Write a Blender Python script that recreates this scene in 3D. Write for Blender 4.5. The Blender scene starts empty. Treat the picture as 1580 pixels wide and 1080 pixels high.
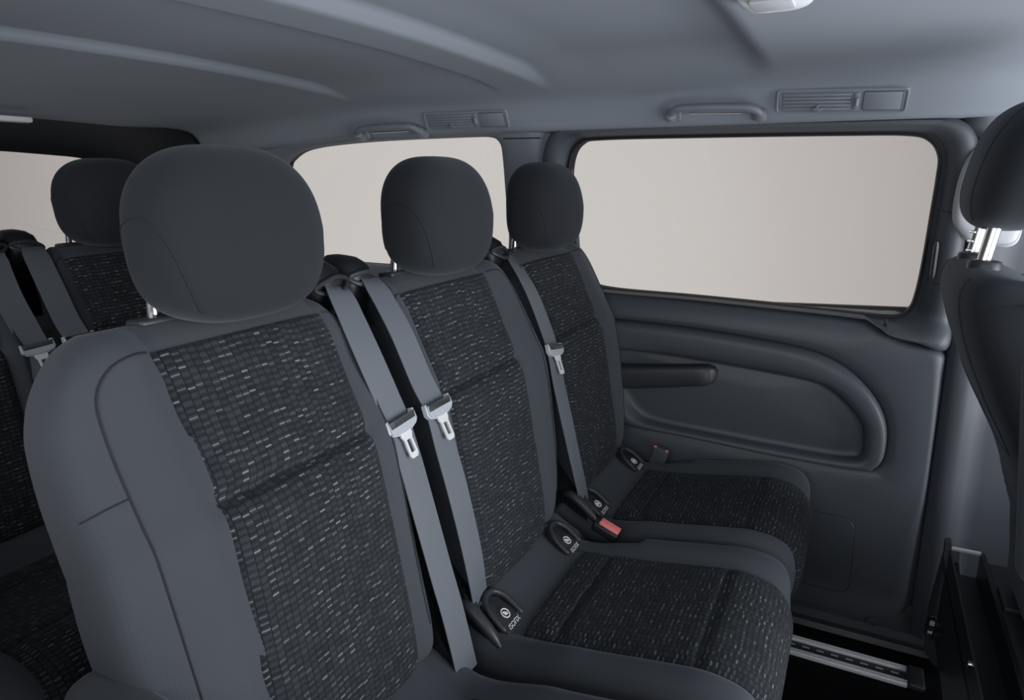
import bpy, bmesh, math, random
from mathutils import Vector, Matrix
random.seed(7)
S = bpy.context.scene
COL = S.collection
R = math.radians

# ------------------------------------------------------------------ camera
CAM_H, F_PX, YAW, PIT = 1.12, 1045.0, R(27.26), R(14.11)
cd = bpy.data.cameras.new('camera'); cam = bpy.data.objects.new('camera', cd); COL.objects.link(cam)
cd.sensor_width = 36.0; cd.sensor_fit = 'HORIZONTAL'; cd.lens = 36.0 * F_PX / 1580.0
cd.clip_start = 0.02; cd.clip_end = 100
cam.location = (0, 0, CAM_H)
FW = Vector((-math.sin(YAW)*math.cos(PIT), math.cos(YAW)*math.cos(PIT), -math.sin(PIT)))
cam.rotation_euler = FW.to_track_quat('-Z', 'Y').to_euler()
S.camera = cam
RT = FW.cross(Vector((0, 0, 1))).normalized(); UP = RT.cross(FW)

# ------------------------------------------------------------------ view, world, daylight and added fill
S.view_settings.view_transform = 'Standard'; S.view_settings.look = 'None'
S.view_settings.gamma = 1.0; S.view_settings.exposure = 0.0
S.view_settings.use_curve_mapping = False
W = bpy.data.worlds.new('studio'); S.world = W; W.use_nodes = True
wn = W.node_tree; wn.nodes.clear()
tc = wn.nodes.new('ShaderNodeTexCoord')
def wdot(vec):
    n = wn.nodes.new('ShaderNodeVectorMath'); n.operation = 'DOT_PRODUCT'
    wn.links.new(tc.outputs['Generated'], n.inputs[0]); n.inputs[1].default_value = Vector(vec).normalized()
    return n.outputs['Value']
# backdrop seen through the windows: pale warm grey, a little darker away from its middle
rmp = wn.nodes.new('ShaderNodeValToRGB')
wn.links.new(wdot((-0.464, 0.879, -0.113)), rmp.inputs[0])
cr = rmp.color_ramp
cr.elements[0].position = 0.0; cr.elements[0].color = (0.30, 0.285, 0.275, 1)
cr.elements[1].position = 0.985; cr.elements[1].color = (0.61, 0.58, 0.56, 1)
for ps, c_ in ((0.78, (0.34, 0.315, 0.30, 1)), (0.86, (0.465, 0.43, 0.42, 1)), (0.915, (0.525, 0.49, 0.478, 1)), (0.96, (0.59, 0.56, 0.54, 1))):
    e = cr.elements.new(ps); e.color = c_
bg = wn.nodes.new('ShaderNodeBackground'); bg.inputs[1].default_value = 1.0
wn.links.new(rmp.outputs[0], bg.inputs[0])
wo = wn.nodes.new('ShaderNodeOutputWorld'); wn.links.new(bg.outputs[0], wo.inputs[0])

def area(name, loc, target, sx, sy, power, col):
    ld = bpy.data.lights.new(name, 'AREA'); ld.shape = 'RECTANGLE'; ld.size = sx; ld.size_y = sy
    ld.energy = power; ld.color = col
    o = bpy.data.objects.new(name, ld); COL.objects.link(o); o.location = loc
    o.rotation_euler = (Vector(target) - Vector(loc)).to_track_quat('-Z', 'Y').to_euler()
    return o
area('daylight_open_side', (-0.2, -1.6, 1.25), (-0.5, 1.2, 0.8), 2.6, 1.4, 38, (0.93, 0.97, 1.0))
area('daylight_windscreen', (2.2, 0.9, 1.0), (-0.4, 1.1, 1.22), 1.6, 0.9, 34, (0.94, 0.97, 1.0))
area('fill_front_ceiling', (1.3, 0.75, 0.55), (0.45, 0.9, 1.60), 2.0, 1.5, 42, (0.94, 0.97, 1.0))  # added fill lamp with no real source, aimed up to brighten the ceiling

# ------------------------------------------------------------------ materials
def mat(name, col, rough=0.5, metal=0.0, sheen=0.0, bump=None, spec=0.5, coat=0.0):
    m = bpy.data.materials.new(name); m.use_nodes = True
    nt = m.node_tree; b = nt.nodes['Principled BSDF']
    b.inputs['Base Color'].default_value = (*col, 1); b.inputs['Roughness'].default_value = rough
    b.inputs['Metallic'].default_value = metal; b.inputs['Specular IOR Level'].default_value = spec
    if sheen:
        b.inputs['Sheen Weight'].default_value = sheen; b.inputs['Sheen Roughness'].default_value = 0.5
        b.inputs['Sheen Tint'].default_value = (0.8, 0.88, 1, 1)
    if coat: b.inputs['Coat Weight'].default_value = coat
    # small-scale variation
    t = nt.nodes.new('ShaderNodeTexCoord')
    no = nt.nodes.new('ShaderNodeTexNoise'); no.inputs['Scale'].default_value = (bump or (200, 0))[0]
    no.inputs['Detail'].default_value = 2
    nt.links.new(t.outputs['Object'], no.inputs['Vector'])
    if bump and bump[1]:
        bp = nt.nodes.new('ShaderNodeBump'); bp.inputs['Strength'].default_value = bump[1]
        bp.inputs['Distance'].default_value = 0.001
        nt.links.new(no.outputs['Fac'], bp.inputs['Height']); nt.links.new(bp.outputs[0], b.inputs['Normal'])
    return m

def ribbed(name, col, rough=0.9):
    m = mat(name, col, rough, sheen=0.12, spec=0.25)
    nt = m.node_tree; b = nt.nodes['Principled BSDF']
    u = nt.nodes.new('ShaderNodeTexCoord')
    w = nt.nodes.new('ShaderNodeTexWave'); w.wave_type = 'BANDS'; w.bands_direction = 'Y'
    w.inputs['Scale'].default_value = 70; w.inputs['Distortion'].default_value = 0.3
    nt.links.new(u.outputs['Object'], w.inputs['Vector'])
    bp = nt.nodes.new('ShaderNodeBump'); bp.inputs['Strength'].default_value = 0.10; bp.inputs['Distance'].default_value = 0.001
    nt.links.new(w.outputs['Fac'], bp.inputs['Height']); nt.links.new(bp.outputs[0], b.inputs['Normal'])
    return m

def patterned(name):
    """charcoal weave with a fine dark grid and scattered pale dashes; UV is in metres"""
    m = mat(name, (0.02, 0.022, 0.026), 0.9, sheen=0.05, spec=0.2)
    nt = m.node_tree; b = nt.nodes['Principled BSDF']; N = nt.nodes; Lk = nt.links
    uv = N.new('ShaderNodeUVMap'); sp = N.new('ShaderNodeSeparateXYZ'); Lk.new(uv.outputs[0], sp.inputs[0])
    def M(op, a, b_=None, c=None):
        n = N.new('ShaderNodeMath'); n.operation = op
        for i, v in enumerate((a, b_, c)):
            if v is None: continue
            if isinstance(v, (int, float)): n.inputs[i].default_value = v
            else: Lk.new(v, n.inputs[i])
        return n.outputs[0]
    u = M('DIVIDE', sp.outputs[0], 0.0105)
    ci = M('FLOOR', u); fu = M('SUBTRACT', u, ci)
    wn1 = N.new('ShaderNodeTexWhiteNoise'); wn1.noise_dimensions = '1D'; Lk.new(ci, wn1.inputs['W'])
    v = M('ADD', M('DIVIDE', sp.outputs[1], 0.0085), M('MULTIPLY', wn1.outputs['Value'], 0.45))
    ri = M('FLOOR', v); fv = M('SUBTRACT', v, ri)
    cb = N.new('ShaderNodeCombineXYZ'); Lk.new(ci, cb.inputs[0]); Lk.new(ri, cb.inputs[1])
    wn2 = N.new('ShaderNodeTexWhiteNoise'); wn2.noise_dimensions = '2D'; Lk.new(cb.outputs[0], wn2.inputs['Vector'])
    wn3 = N.new('ShaderNodeTexWhiteNoise'); wn3.noise_dimensions = '3D'
    cb3 = N.new('ShaderNodeCombineXYZ'); Lk.new(ci, cb3.inputs[0]); Lk.new(ri, cb3.inputs[1]); cb3.inputs[2].default_value = 5.3
    Lk.new(cb3.outputs[0], wn3.inputs['Vector'])
    dash = M('MULTIPLY', M('LESS_THAN', M('ABSOLUTE', M('SUBTRACT', fv, 0.55)), 0.12),
             M('LESS_THAN', M('ABSOLUTE', M('SUBTRACT', fu, 0.5)), 0.42))
    lvl = M('POWER', wn2.outputs['Value'], 5.5)
    dashv = M('MULTIPLY', dash, M('ADD', M('MULTIPLY', lvl, 0.85), 0.05))
    grid = M('MAXIMUM', M('LESS_THAN', fu, 0.10), M('LESS_THAN', fv, 0.10))
    cell = M('MULTIPLY', M('ADD', M('MULTIPLY', wn3.outputs['Value'], 0.5), 0.75), M('SUBTRACT', 1.0, M('MULTIPLY', grid, 0.72)))
    mx = N.new('ShaderNodeMix'); mx.data_type = 'RGBA'; mx.blend_type = 'MULTIPLY'; mx.inputs[0].default_value = 1
    mx.inputs[6].default_value = (0.024, 0.027, 0.032, 1)
    cc = N.new('ShaderNodeCombineColor'); [Lk.new(cell, cc.inputs[i]) for i in range(3)]
    Lk.new(cc.outputs[0], mx.inputs[7])
    mx2 = N.new('ShaderNodeMix'); mx2.data_type = 'RGBA'; Lk.new(dashv, mx2.inputs[0])
    Lk.new(mx.outputs[2], mx2.inputs[6]); mx2.inputs[7].default_value = (0.20, 0.222, 0.228, 1)
    Lk.new(mx2.outputs[2], b.inputs['Base Color'])
    bp = N.new('ShaderNodeBump'); bp.inputs['Strength'].default_value = 0.35; bp.inputs['Distance'].default_value = 0.001
    Lk.new(M('SUBTRACT', 1.0, grid), bp.inputs['Height']); Lk.new(bp.outputs[0], b.inputs['Normal'])
    return m

def glassmat(name):
    m = bpy.data.materials.new(name); m.use_nodes = True; nt = m.node_tree; nt.nodes.clear()
    tr = nt.nodes.new('ShaderNodeBsdfTransparent'); tr.inputs[0].default_value = (0.97, 0.97, 0.965, 1)
    gl = nt.nodes.new('ShaderNodeBsdfGlossy'); gl.inputs['Roughness'].default_value = 0.02
    mi = nt.nodes.new('ShaderNodeMixShader'); mi.inputs[0].default_value = 0.03
    nt.links.new(tr.outputs[0], mi.inputs[1]); nt.links.new(gl.outputs[0], mi.inputs[2])
    o = nt.nodes.new('ShaderNodeOutputMaterial'); nt.links.new(mi.outputs[0], o.inputs[0])
    return m

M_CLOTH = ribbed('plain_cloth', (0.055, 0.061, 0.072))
M_PAT = patterned('dash_weave')
M_BELT = mat('belt_webbing', (0.130, 0.144, 0.167), 0.55, bump=(600, 0.15))
M_PLAS = mat('dark_plastic', (0.030, 0.033, 0.040), 0.42, bump=(900, 0.1))
M_BLACK = mat('black_plastic', (0.012, 0.0135, 0.017), 0.42)
M_FRAMEB = mat('black_rubber', (0.005, 0.005, 0.006), 0.6)
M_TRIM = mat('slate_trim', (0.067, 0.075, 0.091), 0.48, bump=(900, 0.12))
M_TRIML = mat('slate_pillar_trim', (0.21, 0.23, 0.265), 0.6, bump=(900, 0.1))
M_HEAD = mat('headliner_cloth', (0.27, 0.30, 0.345), 0.95, sheen=0.05, spec=0.2, bump=(700, 0.15))
M_HANDLE = mat('handle_plastic', (0.20, 0.22, 0.255), 0.45)
M_VENT = mat('vent_plastic', (0.25, 0.275, 0.315), 0.5)
M_LIGHTG = mat('pale_grey_plastic', (0.52, 0.54, 0.58), 0.5)
M_CHROME = mat('chrome', (0.85, 0.86, 0.88), 0.18, 1.0)
M_STEEL = mat('bright_steel', (0.86, 0.87, 0.88), 0.35, 0.3)
M_ALU = mat('brushed_aluminium', (0.78, 0.79, 0.81), 0.4, 0.25)
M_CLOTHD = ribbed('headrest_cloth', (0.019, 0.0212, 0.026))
M_LATCH = mat('latch_grey', (0.42, 0.45, 0.49), 0.35)
M_RED = mat('red_button', (0.95, 0.24, 0.23), 0.35)
M_WHITE = mat('white_print', (0.85, 0.86, 0.87), 0.6)
M_LENS = mat('lamp_lens', (0.78, 0.80, 0.83), 0.25)
M_CARPET = mat('black_carpet', (0.006, 0.0065, 0.008), 0.95, bump=(1500, 0.6), spec=0.1)
M_SEAM = mat('seam_thread', (0.018, 0.020, 0.025), 0.9)
M_GLASS = glassmat('window_glass')

# ------------------------------------------------------------------ helpers
def sst(a, b, x):
    t = max(0.0, min(1.0, (x-a)/(b-a))); return t*t*(3-2*t)
def at(px, py, x=None, y=None, z=None):
    """point where the sight line of a picture position meets a real plane of the vehicle"""
    d = FW + (px-790)/F_PX*RT + (540-py)/F_PX*UP
    if x is not None: t = x/d.x
    elif y is not None: t = y/d.y
    else: t = (z-CAM_H)/d.z
    return Vector((0, 0, CAM_H)) + t*d

def wall_y(z):                      # the left wall leans in above the belt line
    return 1.74 + 0.026*sst(0.765, 0.822, z) - 0.252*max(0.0, z-0.82)
def on_wall(px, py, off=0.0):
    p = at(px, py, y=1.74)
    for _ in range(6): p = at(px, py, y=wall_y(p.z)+off)
    return (p.x, p.z)

def link(o, parent=None):
    COL.objects.link(o)
    if parent is not None: o.parent = parent
    return o

def mesh(name, verts, faces, m, parent=None, smooth=True, uvs=None, autosm=None):
    me = bpy.data.meshes.new(name); me.from_pydata([tuple(v) for v in verts], [], faces); me.update()
    if uvs is not None:
        ul = me.uv_layers.new(name='UVMap')
        for l in me.loops: ul.data[l.index].uv = uvs[l.vertex_index]
    bm = bmesh.new(); bm.from_mesh(me); bmesh.ops.recalc_face_normals(bm, faces=bm.faces); bm.to_mesh(me); bm.free()
    if smooth:
        me.polygons.foreach_set('use_smooth', [True]*len(me.polygons))
    me.materials.append(m)
    o = bpy.data.objects.new(name, me)
    if smooth and autosm: me.set_sharp_from_angle(angle=R(autosm))
    return link(o, parent)

class MB:
    """collects shapes that form ONE part"""
    def __init__(s): s.v = []; s.f = []
    def add(s, verts, faces):
        k = len(s.v); s.v += [tuple(v) for v in verts]; s.f += [tuple(i+k for i in f) for f in faces]; return s
    def box(s, c, size, rot=None, bev=0.0, seg=2):
        bm = bmesh.new(); bmesh.ops.create_cube(bm, size=1)
        for v in bm.verts: v.co = Vector((v.co.x*size[0], v.co.y*size[1], v.co.z*size[2]))
        if bev: bmesh.ops.bevel(bm, geom=bm.edges[:], offset=bev, segments=seg, profile=0.5, affect='EDGES')
        mt = Matrix.Translation(Vector(c)) @ (rot.to_4x4() if rot is not None else Matrix())
        bm.transform(mt); bm.verts.index_update()
        s.add([v.co.copy() for v in bm.verts], [[v.index for v in f.verts] for f in bm.faces]); bm.free(); return s
    def tube(s, pts, r, n=8, closed=False, cap=True):
        pts = [Vector(p) for p in pts]; N = len(pts); rs = r if isinstance(r, (list, tuple)) else [r]*N
        vs = []; up = None
        for i, p in enumerate(pts):
            if closed: t = pts[(i+1) % N]-pts[i-1]
            else: t = pts[min(i+1, N-1)]-pts[max(i-1, 0)]
            t.normalize()
            if up is None: up = t.orthogonal().normalized()
            up = (up - t*up.dot(t)).normalized(); b = t.cross(up)
            for k in range(n):
                a = 2*math.pi*k/n; vs.append(p + (up*math.cos(a)+b*math.sin(a))*rs[i])
        fs = []
        for i in range(N if closed else N-1):
            j = (i+1) % N
            for k in range(n): fs.append((i*n+k, i*n+(k+1) % n, j*n+(k+1) % n, j*n+k))
        if cap and not closed: fs += [tuple(range(n))[::-1], tuple((N-1)*n+k for k in range(n))]
        return s.add(vs, fs)
    def build(s, name, m, parent=None, smooth=True, autosm=40):
        return mesh(name, s.v, s.f, m, parent, smooth, None, autosm)

def lerp_tab(tab, x):
    """smooth monotone interpolation of a small table"""
    if x <= tab[0][0]: return tab[0][1]
    if x >= tab[-1][0]: return tab[-1][1]
    n = len(tab); d = [(tab[i+1][1]-tab[i][1])/(tab[i+1][0]-tab[i][0]) for i in range(n-1)]
    m = [d[0]]+[0.0 if d[i-1]*d[i] <= 0 else 2*d[i-1]*d[i]/(d[i-1]+d[i]) for i in range(1, n-1)]+[d[-1]]
    for i in range(n-1):
        if x <= tab[i+1][0]:
            h = tab[i+1][0]-tab[i][0]; t = (x-tab[i][0])/h
            return (2*t**3-3*t*t+1)*tab[i][1]+(t**3-2*t*t+t)*h*m[i]+(3*t*t-2*t**3)*tab[i+1][1]+(t**3-t*t)*h*m[i+1]

def catmull(pts, n, closed=False):
    """n points evenly spaced along a smooth curve through pts"""
    P = [Vector(p) for p in pts]; N = len(P); dense = []
    segs = N if closed else N-1
    for i in range(segs):
        if closed: a, b, c, d = P[i-1], P[i], P[(i+1) % N], P[(i+2) % N]
        else: a, b, c, d = P[max(i-1, 0)], P[i], P[i+1], P[min(i+2, N-1)]
        for k in range(16):
            t = k/16
            dense.append(0.5*((2*b)+(c-a)*t+(2*a-5*b+4*c-d)*t*t+(3*b-a-3*c+d)*t**3))
    dense.append(P[0].copy() if closed else P[-1].copy())
    L = [0.0]
    for u, v in zip(dense, dense[1:]): L.append(L[-1]+(v-u).length)
    out = []; j = 0; cnt = n if closed else n-1
    for i in range(n):
        s = L[-1]*i/cnt
        while j < len(L)-2 and L[j+1] < s: j += 1
        f = (s-L[j])/max(L[j+1]-L[j], 1e-9); out.append(dense[j].lerp(dense[j+1], min(max(f, 0), 1)))
    return out

def roll(a, p): return max(0.0, 1-abs(a)**p)**(1/p)

class Pillow:
    """an upholstered slab swept along a profile in the x-z plane; s is the sideways position"""
    def __init__(s, path, Lf, Rf, h, T, Tb, nv=90, rollp=4.0, e0=0.04, e1=0.04, key='z'):
        s.P = catmull([Vector((p[0], 0, p[1])) for p in path], nv); s.nv = nv
        s.arc = [0.0]
        for a, b in zip(s.P, s.P[1:]): s.arc.append(s.arc[-1]+(b-a).length)
        s.N = []
        for i in range(nv):
            t = (s.P[min(i+1, nv-1)]-s.P[max(i-1, 0)]).normalized(); s.N.append(Vector((t.z, 0, -t.x)))
        s.L, s.R, s.h, s.T, s.Tb, s.rp, s.e0, s.e1 = Lf, Rf, h, T, Tb, rollp, e0, e1
        s.tot = s.arc[-1]; s.key = key
    def pn(s, t):
        t = min(max(t, 0), s.tot); j = 0
        f = t/s.tot*(s.nv-1); j = min(int(f), s.nv-2); f -= j
        return s.P[j].lerp(s.P[j+1], f), s.N[j].lerp(s.N[j+1], f).normalized()
    def ends(s, t):
        r = 1.0
        if s.e0 and t < s.e0: r *= roll(1-t/s.e0, 2.2)
        if s.e1 and t > s.tot-s.e1: r *= roll(1-(s.tot-t)/s.e1, 2.2)
        return r
    def k(s, t):
        p, _ = s.pn(t); return p.z if s.key == 'z' else (t if s.key == 't' else p.x)
    def surf(s, y, t, off=0.0):
        p, n = s.pn(t); kk = s.k(t); l, r = s.L(kk), s.R(kk); m = (l+r)/2; w = (r-l)/2
        a = max(-1, min(1, (y-m)/w)); ro = roll(a, s.rp)*s.ends(t)
        q = p + n*(-s.T*(1-ro) + s.h(y, kk)*min(1, ro*1.6) + off); q.y = y
        return q
    def t_of(s, kk):
        lo, hi = 0.0, s.tot
        inc = s.k(hi) > s.k(lo)
        for _ in range(40):
            m = (lo+hi)/2
            if (s.k(m) < kk) == inc: lo = m
            else: hi = m
        return (lo+hi)/2
    def ts(s, n):
        """rows, denser at the rolled ends"""
        out = []
        for i in range(n):
            f = i/(n-1); g = f*0.6 + 0.4*(0.5-0.5*math.cos(math.pi*f)); out.append(g*s.tot)
        return out
    def build(s, name, m, parent, sg, nu=48, nt=90):
        ts = s.ts(nt); V = []; F = []
        for t in ts:
            p, n = s.pn(t); kk = s.k(t); l, r = s.L(kk), s.R(kk); mm = (l+r)/2; w = (r-l)/2; en = s.ends(t)
            for i in range(nu+1):
                a = math.sin(math.pi/2*(2*i/nu-1)); V.append(s.surf(mm+a*w, t))
            for i in range(1, nu):
                a = math.sin(math.pi/2*(1-2*i/nu)); ro = roll(a, s.rp)*en
                q = p - n*(s.T + s.Tb*ro); q.y = mm+a*w; V.append(q)
        C = 2*nu
        for j in range(nt-1):
            for i in range(C): F.append((j*C+i, j*C+(i+1) % C, (j+1)*C+(i+1) % C, (j+1)*C+i))
        for j in (0, nt-1):
            for i in range(nu):
                a, b = i, i+1; c, d = (C-i-1) % C, (C-i) % C
                q = [a, b] + ([c] if c != b else []) + ([d] if d != a and d != c else [])
                if len(set(q)) > 2: F.append(tuple(j*C+k for k in q))
        for v in V: v.y *= sg
        o = mesh(name, V, F, m, parent)
        bm = bmesh.new(); bm.from_mesh(o.data); bmesh.ops.remove_doubles(bm, verts=bm.verts, dist=0.0004)
        bmesh.ops.recalc_face_normals(bm, faces=bm.faces); bm.to_mesh(o.data); bm.free()
        o.data.polygons.foreach_set('use_smooth', [True]*len(o.data.polygons))
        return o
    def panel(s, name, m, parent, sg, fl, fr, t0, t1, off=0.0022, nu=40, nt=80):
        V = []; F = []; UV = []
        for j in range(-1, nt+1):
            jj = min(max(j, 0), nt-1); t = t0+(t1-t0)*jj/(nt-1); kk = s.k(t)
            for i in range(-1, nu+1):
                ii = min(max(i, 0), nu-1); y = fl(kk)+(fr(kk)-fl(kk))*ii/(nu-1)
                edge = i in (-1, nu) or j in (-1, nt)
                q = s.surf(y, t, off if not edge else -0.006); q.y *= sg
                V.append(q); UV.append((y*sg, t))
        C = nu+2
        for j in range(nt+1):
            for i in range(C-1): F.append((j*C+i, j*C+i+1, (j+1)*C+i+1, (j+1)*C+i))
        return mesh(name, V, F, m, parent, uvs=UV)
    def seam(s, mb, pts, sg, r=0.0011, off=0.0005, n=60):
        c = catmull([Vector((y, t, 0)) for y, t in pts], n)
        P = []
        for v in c:
            q = s.surf(v.x, v.y, off); q.y *= sg; P.append(q)
        mb.tube(P, r, 6)

def superq(name, a, b, c, n1, n2, m, parent, loc, deform=None, res=26):
    """rounded cushion shape: half sizes a (x), b (y), c (z)"""
    bm = bmesh.new(); bmesh.ops.create_cube(bm, size=2)
    bmesh.ops.subdivide_edges(bm, edges=bm.edges[:], cuts=res, use_grid_fill=True)
    def pr(d):
        k = ((abs(d.x)/a)**n1+(abs(d.y)/b)**n1)**(n2/n1)+(abs(d.z)/c)**n2
        return d*(k**(-1/n2))
    for v in bm.verts:
        t = v.co; d = Vector([math.tan(x*math.pi/4) for x in t]); d = Vector((d.x*a, d.y*b, d.z*c))
        q = pr(d); v.co = (deform(q) if deform else q) + Vector(loc)
    bm.verts.index_update()
    o = mesh(name, [v.co.copy() for v in bm.verts], [[v.index for v in f.verts] for f in bm.faces], m, parent); bm.free()
    return o, (lambda d, off=0.0: ((deform(pr(Vector(d))) if deform else pr(Vector(d)))*(1+off)+Vector(loc)))

def tag(o, label=None, cat=None, group=None, kind=None):
    if label: o['label'] = label
    if cat: o['category'] = cat
    if group: o['group'] = group
    if kind: o['kind'] = kind
    return o
def empty(name, loc=(0, 0, 0)):
    o = bpy.data.objects.new(name, None); o.empty_display_size = 0.1; o.location = loc; return link(o)
def copy_tree(o, parent=None):
    c = o.copy(); COL.objects.link(c)
    if parent is not None: c.parent = parent
    for ch in list(o.children): copy_tree(ch, c)
    return c

def ray_poly(c, ang, poly):
    d = (math.cos(ang), math.sin(ang)); best = None
    for (x1, z1), (x2, z2) in zip(poly, poly[1:]+poly[:1]):
        ex, ez = x2-x1, z2-z1; den = d[0]*ez-d[1]*ex
        if abs(den) < 1e-12: continue
        t = ((x1-c[0])*ez-(z1-c[1])*ex)/den; s = ((x1-c[0])*d[1]-(z1-c[1])*d[0])/den
        if t > 0 and -1e-9 <= s <= 1+1e-9 and (best is None or t > best): best = t
    return best
def smooth_poly(pts, n=240):
    return [(v.x, v.y) for v in catmull([Vector((p[0], p[1], 0)) for p in pts], n, True)]
def round_poly(pts, r, k=8):
    """polygon with rounded corners"""
    out = []; n = len(pts)
    for i in range(n):
        p = Vector(pts[i]); a = Vector(pts[i-1]); b = Vector(pts[(i+1) % n])
        ra = min(r if not isinstance(r, list) else r[i], (a-p).length*0.48, (b-p).length*0.48)
        u = p+(a-p).normalized()*ra; v = p+(b-p).normalized()*ra
        for j in range(k+1):
            t = j/k; q = u*(1-t)**2+p*2*t*(1-t)+v*t*t; out.append((q.x, q.y))
    return out

def rings(levels, center, n=300):
    """levels: list of polygons; returns per-angle points for a nest of outlines"""
    angs = []
    out = []
    base = levels[0]
    # angles follow the arc length of the innermost outline for even spacing
    inner = levels[-1]; P = catmull([Vector((p[0], p[1], 0)) for p in inner], n, True) if len(inner) < 60 else None
    if P is None:
        L = [0]
        for a, b in zip(inner, inner[1:]+inner[:1]): L.append(L[-1]+math.hypot(b[0]-a[0], b[1]-a[1]))
        P = []; j = 0
        for i in range(n):
            s = L[-1]*i/n
            while j < len(inner)-1 and L[j+1] < s: j += 1
            f = (s-L[j])/max(L[j+1]-L[j], 1e-9); a, b = inner[j], inner[(j+1) % len(inner)]
            P.append(Vector((a[0]+(b[0]-a[0])*f, a[1]+(b[1]-a[1])*f, 0)))
    for p in P: angs.append(math.atan2(p.y-center[1], p.x-center[0]))
    for lv in levels:
        out.append([(center[0]+math.cos(a)*ray_poly(center, a, lv), center[1]+math.sin(a)*ray_poly(center, a, lv)) for a in angs])
    return out

def loft(name, outer, inner, prof, place, m, parent=None, center=None, fill=None, n=300, autosm=None):
    """surface between two outlines in wall coordinates; prof = [(fraction outer->inner, depth)], place(u, v, depth) -> point
       fill = depth at the centre closes the inner outline"""
    center = center or (sum(p[0] for p in inner)/len(inner), sum(p[1] for p in inner)/len(inner))
    A, B = rings([outer, inner], center, n)
    V = []; F = []
    for f, d in prof:
        for (u1, v1), (u2, v2) in zip(A, B): V.append(place(u1+(u2-u1)*f, v1+(v2-v1)*f, d))
    nr = len(prof)
    if fill is not None:
        for k in range(1, 9):
            f = k/9; d = prof[-1][1]+(fill-prof[-1][1])*math.sin(f*math.pi/2)
            for (u2, v2) in B: V.append(place(u2+(center[0]-u2)*f, v2+(center[1]-v2)*f, d))
            nr += 1
    for j in range(nr-1):
        for i in range(n): F.append((j*n+i, j*n+(i+1) % n, (j+1)*n+(i+1) % n, (j+1)*n+i))
    if fill is not None:
        V.append(place(center[0], center[1], fill)); c = len(V)-1
        for i in range(n): F.append(((nr-1)*n+i, (nr-1)*n+(i+1) % n, c))
    return mesh(name, V, F, m, parent, autosm=autosm)

def text(body, size, m, name, parent, mtx):
    cu = bpy.data.curves.new(name, 'FONT'); cu.body = body; cu.size = size; cu.extrude = 0.0002
    cu.align_x = 'CENTER'; cu.align_y = 'CENTER'
    t = bpy.data.objects.new(name, cu); COL.objects.link(t)
    me = bpy.data.meshes.new_from_object(t, depsgraph=bpy.context.evaluated_depsgraph_get())
    bpy.data.objects.remove(t); bpy.data.curves.remove(cu)
    me.transform(mtx); me.materials.clear(); me.materials.append(m)
    return link(bpy.data.objects.new(name, me), parent)
def frame(o, xa, za):
    """matrix with local x along xa and local z (outwards) along za"""
    xa = Vector(xa).normalized(); za = Vector(za); za = (za-xa*za.dot(xa)).normalized(); ya = za.cross(xa)
    m = Matrix((xa, ya, za)).transposed().to_4x4(); m.translation = Vector(o); return m

# ------------------------------------------------------------------ shell: floor, ceiling
fl = MB(); fl.box((-0.3, 0.75, -0.02), (4.2, 2.1, 0.04)); tag(fl.build('floor', M_CARPET, smooth=False), 'black carpeted floor of the minibus', kind='structure')

CEIL = [(0.02, 1.285), (0.12, 1.305), (0.35, 1.328), (0.70, 1.342), (1.03, 1.347), (1.30, 1.342), (1.45, 1.335), (1.54, 1.324), (1.585, 1.310), (1.608, 1.290), (1.622, 1.266), (1.634, 1.244), (1.650, 1.240), (1.685, 1.238)]
CP = catmull([Vector((0, y, z)) for y, z in CEIL], 160)
def ceil_base(y):
    for a, b in zip(CP, CP[1:]):
        if y <= b.y: return a.z+(b.z-a.z)*max(0, (y-a.y)/max(b.y-a.y, 1e-6))
    return CP[-1].z
def ceil_z(x, y):
    z = ceil_base(y)
    side = 1-sst(1.36, 1.56, y)
    # roof panels sit a little higher between the cross bows
    p1 = sst(-0.706, -0.682, x)*(1-sst(-0.255, -0.195, x))
    p2 = sst(-1.292, -1.268, x)*(1-sst(-0.845, -0.815, x))
    z += side*max(0.022*p1, 0.018*p2)
    z += 0.010*side*sst(-0.70, -0.55, x)*(1-sst(-0.255, -0.195, x))
    if x < -1.30: z -= 0.075*sst(1.30, 2.15, -x)*(1-0.4*sst(1.3, 1.66, y))
    z -= 0.030*sst(0.25, 0.55, x)*0.0
    return z
xs = [-2.0+3.3*i/330 for i in range(331)]
V = []; F = []
for x in xs:
    for p in CP: V.append((x, p.y, ceil_z(x, p.y)))
n = len(CP)
for i in range(len(xs)-1):
    for j in range(n-1): F.append((i*n+j, i*n+j+1, (i+1)*n+j+1, (i+1)*n+j))
ce = mesh('ceiling', V, F, M_HEAD)
so = ce.modifiers.new('thick', 'SOLIDIFY'); so.thickness = 0.012; so.offset = 1.0 if sum(p.normal.z for p in ce.data.polygons) > 0 else -1.0
tag(ce, 'grey cloth headliner with shallow cross bows', kind='structure')
def cove(px, py):
    """point and frame where a sight line meets the rounded edge of the headliner"""
    d = FW + (px-790)/F_PX*RT + (540-py)/F_PX*UP; o = Vector((0, 0, CAM_H)); t = 0.4
    while True:
        p = o+d*t
        if p.y > 1.66 or p.z > ceil_z(p.x, p.y): break
        t += 0.002
    e1 = ceil_z(p.x, p.y+0.004)-ceil_z(p.x, p.y-0.004)
    dn = Vector((0, 0.008, e1)).normalized(); nn = Vector((0, -abs(dn.z), -abs(dn.y)))   # inwards and down
    p.z = ceil_z(p.x, p.y)
    return p, nn

# ------------------------------------------------------------------ left wall, windows, sliding door
def W3(u, v, d): return (u, wall_y(v)+d, v)

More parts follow.
